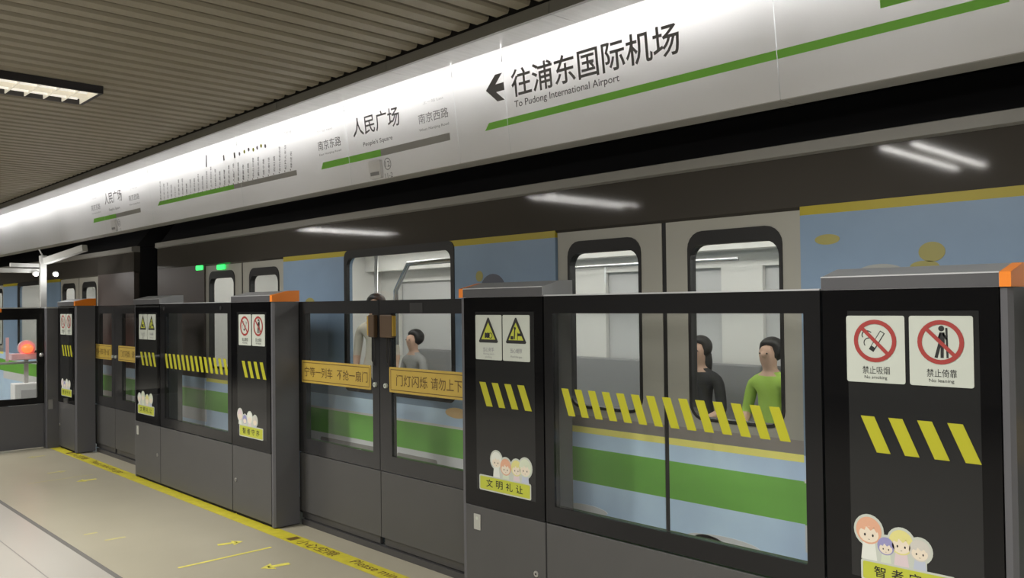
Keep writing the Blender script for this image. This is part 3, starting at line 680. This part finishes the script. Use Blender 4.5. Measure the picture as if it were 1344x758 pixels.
# ------------------------------------------------------------------ train
YT = 3.10
FT = front(YT)
def car(x0, x1, doors, wins, label, near=True):
    t = thing('train_car', label, 'train car', ((x0+x1)/2, 4.4, -1.2))
    sec = []     # solid wall sections between door openings
    ds = sorted(doors); cur = x0
    for a, b in ds: sec.append((cur, a)); cur = b
    sec.append((cur, x1))
    for a, b in sec:
        if b-a < .02: continue
        hs = [wn for wn in wins if wn[0] > a-.01 and wn[1] < b+.01]
        end = a == x0 or b == x1
        w = MB()
        endpanel = end and not hs
        w.use(M['endw'] if endpanel else M['blue'])
        w.plate(rect(a, b, .815, 1.752), [rrect(q[0], q[1], .875, 1.75, .07) for q in hs], FT, -.05, 0)
        w.use(M['endw'] if endpanel else M['ytop']); w.box(a, b, YT, YT+.05, 1.752, 1.787)
        w.use(M['lblue']); w.box(a, b, YT, YT+.05, .722, .815)
        w.use(M['twhite']); w.box(a, b, YT, YT+.05, .708, .722)
        w.use(M['tgreen']); w.box(a, b, YT, YT+.05, .545, .708)
        w.use(M['twhite']); w.box(a, b, YT, YT+.05, .44, .545)
        w.use(M['lblue']); w.box(a, b, YT, YT+.05, .05, .44)
        w.use(M['skirt']); w.box(a, b, YT+.005, YT+.05, -.75, .05)
        w.build('side_panel', None, t)
        for q in hs:
            fr = MB().plate(rrect(q[0]-.02, q[1]+.02, .855, 1.7875, .05), [rrect(q[0]+.012, q[1]-.012, .887, 1.738, .06)], FT, -.02, .004).build('window_frame', M['rub'], t)
            bx('window_pane', TGLASS, fr, q[0]+.005, q[1]-.005, YT+.014, YT+.019, .88, 1.745)
    for a, b in ds:
        c = (a+b)/2
        for k, (l0, l1) in enumerate(((a+.006, c-.012), (c+.012, b-.006))):
            d = MB(); w0, w1 = (l0+.085, l1-.13) if k == 0 else (l0+.13, l1-.09)
            d.use(M['beige']); d.plate(rect(l0, l1, .87, 1.775), [rrect(w0-.006, w1+.006, .912, 1.715, .07)], FT, -.045, -.012)
            Z = [(.05, .545, 'lblue'), (.545, .712, 'tgreen'), (.712, .785, 'lblue'), (.785, .815, 'tyellow'), (.815, .87, 'belt')]
            for z0, z1, mm in Z: d.use(M[mm]); d.box(l0, l1, YT+.012, YT+.045, z0, z1)
            dl = d.build('door_leaf', None, t)
            g_ = MB().plate(rrect(w0-.014, w1+.014, .906, 1.725, .075), [rrect(w0, w1, .920, 1.665, .06)], FT, -.05, -.006).build('window_gasket', M['rub'], dl)
            bx('door_window', TGLASS, dl, w0-.005, w1+.005, YT+.024, YT+.029, .912, 1.69)
        bx('door_seal', M['rub'], t, c-.012, c+.012, YT+.016, YT+.04, .05, 1.775)
        bx('door_step', M['sill'], t, a, b, YT+.0, YT+.05, -.05, .05)
    b = MB(); b.prism([(YT, 1.787), (YT, 1.985), (YT+.06, 1.985), (YT+.06, 1.775), (YT+.012, 1.775)], lambda u, v, q: (q, u, v), x0, x1); b.build('cantrail', M['band'], t)
    gt = MB(); gt.prism([(YT-.004, 1.985), (YT-.022, 1.992), (YT-.022, 2.035), (YT+.02, 2.045), (YT+.06, 2.045), (YT+.06, 1.985)], lambda u, v, q: (q, u, v), x0, x1); gt.build('rain_gutter', M['gutter'], t)
    ro = MB(); pr_ = [(YT+.03, 2.045), (YT+.16, 2.22), (YT+.5, 2.38), (4.4, 2.44), (5.2, 2.38), (5.55, 2.22), (5.70, 2.045)]
    ro.prism(pr_, lambda u, v, q: (q, u, v), x0, x1); ro.build('roof', M['roof'], t)
    ins = MB(); ins.use(M['tin']); ins.box(x0+.06, x1-.06, 5.62, 5.66, 0, .86); ins.box(x0+.06, x1-.06, 5.62, 5.66, 1.68, 2.0)
    x = x0+.06
    while x < x1-.1:
        ins.box(x, min(x+.35, x1-.06), 5.62, 5.66, .86, 1.68); x += 1.5
    ins.box(x0+.06, x1-.06, YT+.062, 5.62, 1.985, 2.03)
    ins.use(M['tfloor']); ins.box(x0+.06, x1-.06, YT+.055, 5.62, -.05, 0)
    ins.use(M['tin']); ins.box(x0+.05, x0+.06, YT+.06, 5.62, 0, 2.0); ins.box(x1-.06, x1-.05, YT+.06, 5.62, 0, 2.0); ins.box(x0+.06, x1-.06, 5.40, 5.62, 1.80, 1.985)
    ins.build('interior_lining', None, t)
    bx('end_wall', M['roof'], t, x0, x0+.045, YT+.06, 5.66, -.05, 2.04); bx('end_wall', M['roof'], t, x1-.045, x1, YT+.06, 5.66, -.05, 2.04)
    bx('far_windows', M['farwin'], t, x0+.06, x1-.06, 5.665, 5.67, .86, 1.68)
    bx('underframe', M['skirt'], t, x0+.05, x1-.05, YT+.2, 5.4, -1.15, -.06)
    for y in (3.72, 4.95): bx('light_strip', M['glow'], t, x0+.3, x1-.3, y-.07, y+.07, 1.972, 1.984)
    # seats on the far side between doors, handrails
    for (a, b) in wins:
        if b-a < .6: continue
        s = MB(); s.prism([(5.62, .18), (5.60, .95), (5.52, .95), (5.46, .47), (5.10, .46), (5.10, .40), (5.40, .36), (5.42, .18)], lambda u, v, q: (q, u, v), a-2.4, b+1.1); s.build('bench_seat', M['seat'], t, bevel=.01)
        r_ = MB()
        r_.tube([(a+.12, 3.42, 1.15), (a+.12, 3.42, 1.52), (a+.24, 3.44, 1.70), (b-.05, 3.44, 1.705)], .018, 8)
        r_.tube([(b-.05, 3.44, 1.705), (b-.05, 3.44, 1.985)], .015, 8); r_.tube([(a-.55, 5.25, 1.72), (b+.55, 5.25, 1.72)], .016, 8)
        r_.build('handrail', M['pole'], t, smooth=True)
        for q in (.45, .85):
            r = MB().tube([(a+q, 5.25, 1.71), (a+q, 5.25, 1.58)], .009, 6).build('strap', M['twhite'], t)
    for a, b in ds:
        MB().tube([((a+b)/2, 4.4, 0), ((a+b)/2, 4.4, 1.985)], .018, 8).build('grab_pole', M['pole'], t, smooth=True)
    return t
D1 = [(-7.09, -5.71), (-2.93, -1.61), (1.25, 2.57)]
W1 = [(-4.86, -3.745), (-.80, .33)]
t1c = car(-8.13, 3.6, D1, W1, 'blue and green wrapped train car passing behind the screen doors')
for u, z in ((-7.18, 1.765), (-6.76, 1.755)):
    lab(MB().prism(rrect(u-.07, u+.07, z-.02, z+.02, .012), front(YT+.006), .0, .012).build('door_indicator', M['gled'], t1c), 'green lit door indicator')
# wrap artwork on the blue panels: plain rounded patches of colour
for (u, z, rx_, rz_, mm) in ((-1.50, 1.652, .05, .02, 'tolive'), (-1.12, 1.585, .045, .035, 'tolive'), (-1.145, 1.535, .05, .02, 'tolive'), (-1.30, 1.515, .09, .035, 'tdome'), (-1.20, 1.51, .06, .025, 'tdome'),
                             (-3.40, 1.50, .10, .085, 'tdark'), (-3.51, 1.575, .03, .03, 'tolive'), (-5.33, 1.45, .06, .03, 'tolive'), (-3.72, .80, .10, .03, 'gpatch')):
    MB().prism(circ(u, z, rx_, 24, rz_), FT, 0, .0012).build('wrap_patch', M[mm], t1c)
for (u, z, rx_, rz_) in ((-2.75, .415, .13, .022), (-1.97, .40, .16, .028), (-2.08, .39, .10, .03)):
    MB().prism(circ(u, z, rx_, 24, rz_), front(YT+.012), .0, .0012).build('wrap_cloud', M['twhite'], t1c)
for (u0, u1, z0, z1) in ((-5.2, -4.5, .475, .515), (-4.3, -3.9, .47, .51)):
    MB().prism(rrect(u0, u1, z0, z1, .018), FT, 0, .0012).build('wrap_patch', M['gutter'], t1c)
D2 = [(-11.20, -9.82), (-15.3, -13.9)]
W2 = [(-13.1, -11.95)]
t2c = car(-17.5, -8.74, D2, W2, 'second train car beyond the gap, seen above the end gate')
gw = thing('car_gangway', 'dark bellows gangway joining the two train cars', 'gangway', (-8.435, 4.4, -1.2))
m = MB()
for i in range(7):
    x = -8.735+i*.0863; m.box(x, x+.05, 3.95, 5.2, -.3, 1.95)
m.box(-8.735, -8.135, 3.98, 5.17, -.27, 1.92)
m.build('bellows', M['roof'], gw); bx('coupling', M['skirt'], gw, -8.739, -8.131, 4.2, 4.6, -.9, -.5)

# ------------------------------------------------------------------ passengers
def person(loc, rz, seated, shirt, trouser, label, hair_long=False):
    t = thing('person', label, 'person', loc)
    V = []; E = []; R = []; B = []
    def ad(p, r, par=None, b='shirt', ry=None):
        V.append(p); R.append((r, ry or r)); B.append(b)
        if par is not None: E.append((par, len(V)-1))
        return len(V)-1
    hz = .52 if seated else .92
    pel = ad((0, 0, hz), .12, None, 'tr', .105)
    be = ad((0, .0, hz+.18), .115, pel, 'shirt', .10); chst = ad((0, .01, hz+.36), .125, be, 'shirt', .10); sh = ad((0, .0, hz+.48), .09, chst, 'shirt')
    nk = ad((0, -.01, hz+.56), .05, sh, 'skin'); jw = ad((0, -.025, hz+.62), .066, nk, 'skin'); hd_ = ad((0, -.012, hz+.70), .084, jw, 'skin', .092); tp_ = ad((0, 0, hz+.765), .066, hd_, 'skin', .072)
    ad((0, -.112, hz+.672), .012, hd_, 'skin')
    for s in (-1, 1):
        a = ad((s*.165, 0, hz+.46), .055, sh, 'shirt')
        if seated:
            el = ad((s*.215, -.03, hz+.20), .044, a, 'shirt'); wr = ad((s*.11, -.23, hz+.12), .030, el, 'skin'); pm_ = ad((s*.075, -.30, hz+.115), .030, wr, 'skin', .018)
            fd = (-s*.15, -1, -.25)
        else:
            el = ad((s*.205, .02, hz+.20), .044, a, 'shirt'); wr = ad((s*.20, -.08, hz-.03), .030, el, 'skin'); pm_ = ad((s*.195, -.105, hz-.11), .030, wr, 'skin', .018)
            fd = (0, -.25, -1)
        for k in range(5):
            o = (k-2)*.016; L = (.05, .07, .075, .07, .055)[k]
            q = (o, 0, 0) if seated else (0, o, 0)
            k1 = ad((V[pm_][0]+q[0]+fd[0]*L*.55, V[pm_][1]+q[1]+fd[1]*L*.55, V[pm_][2]+fd[2]*L*.55), .0085, pm_, 'skin')
            ad((V[pm_][0]+q[0]+fd[0]*L, V[pm_][1]+q[1]+fd[1]*L*.9, V[pm_][2]+fd[2]*L-.012), .0075, k1, 'skin')
        hp = ad((s*.095, 0, hz-.02), .092, pel, 'tr')
        if seated:
            kn = ad((s*.12, -.42, hz-.01), .062, hp, 'tr'); an = ad((s*.12, -.46, .09), .040, kn, 'tr'); ad((s*.125, -.60, .045), .036, an, 'shoe', .03)
        else:
            kn = ad((s*.10, -.02, .49), .060, hp, 'tr'); an = ad((s*.10, .01, .09), .042, kn, 'tr'); ad((s*.11, -.15, .04), .038, an, 'shoe', .03)
    me = bpy.data.meshes.new('body'); me.from_pydata(V, E, []); o = bpy.data.objects.new('body', me); COL.objects.link(o)
    sk = o.modifiers.new('skin', 'SKIN'); sk.use_smooth_shade = True
    for i, r in enumerate(R): me.skin_vertices[0].data[i].radius = r
    me.skin_vertices[0].data[0].use_root = True
    sb = o.modifiers.new('sub', 'SUBSURF'); sb.levels = 1; sb.render_levels = 1
    dg = bpy.context.evaluated_depsgraph_get(); dg.update()
    bm_ = bpy.data.meshes.new_from_object(o.evaluated_get(dg)); o.modifiers.clear(); o.data = bm_
    bm_.materials.clear()
    names = ['skin', 'shirt', 'tr', 'shoe']
    for mm in (M['skin'], shirt, trouser, M['rub']): bm_.materials.append(mm)
    seg = [(Vector(V[a]), Vector(V[b]), B[b]) for a, b in E]
    for p_ in bm_.polygons:
        c = p_.center; best = None
        for a, b, k in seg:
            ab = b-a; tt = max(0, min(1, (c-a).dot(ab)/max(ab.length_squared, 1e-9))); dd = (c-a-ab*tt).length
            if best is None or dd < best[0]: best = (dd, k)
        p_.material_index = names.index(best[1]); p_.use_smooth = True
    o.parent = t
    h = MB(); hc = hz+.715
    h.ball((0, .018, hc+.005), .098, .108, .098, 18, 12)
    # open the face: push hair vertices at the front back into the head
    h.v = [(x, (y if not (y < -.03 and z < hc+.045) else -.03+.2*(y+.03)), z) for x, y, z in h.v]
    if hair_long: h.ball((0, .055, hc-.12), .085, .055, .16, 14, 8)
    hb = bpy.data.meshes.new('hair'); hb.from_pydata(h.v, [], h.f); hb.materials.append(M['hair']); hb.polygons.foreach_set('use_smooth', [True]*len(hb.polygons))
    ho = bpy.data.objects.new('hair', hb); COL.objects.link(ho); ho.parent = t
    ey = MB()
    for s in (-1, 1): ey.ball((s*.032, -.096, hz+.692), .009, .006, .006, 8, 6)
    eb = bpy.data.meshes.new('eyes'); eb.from_pydata(ey.v, [], ey.f); eb.materials.append(M['rub']); eo = bpy.data.objects.new('eyes', eb); COL.objects.link(eo); eo.parent = t
    t.rotation_euler = (0, 0, rz)
    return t
cl_ = {k: mat('cloth ' + k, c, .8) for k, c in dict(black=(.02, .02, .022), grey=(.30, .30, .30), lime=(.33, .50, .08), navy=(.03, .04, .07), beige=(.5, .45, .38), denim=(.08, .11, .18)).items()}
for args in (((-6.12, 4.2, 0), PI*.2, False, cl_['beige'], cl_['navy'], 'standing passenger whose dark hair shows through the long train window', True),
             ((-6.95, 5.24, 0), 0, True, cl_['grey'], cl_['denim'], 'seated passenger in grey top behind the right sliding leaf'),
             ((-3.52, 5.24, 0), .1, True, cl_['black'], cl_['navy'], 'seated passenger in black top seen through right train door window', True),
             ((-2.95, 5.24, 0), -.1, True, cl_['lime'], cl_['denim'], 'seated passenger in lime green top seen through right train door window')):
    person(*args).scale = (.88, .88, .88)
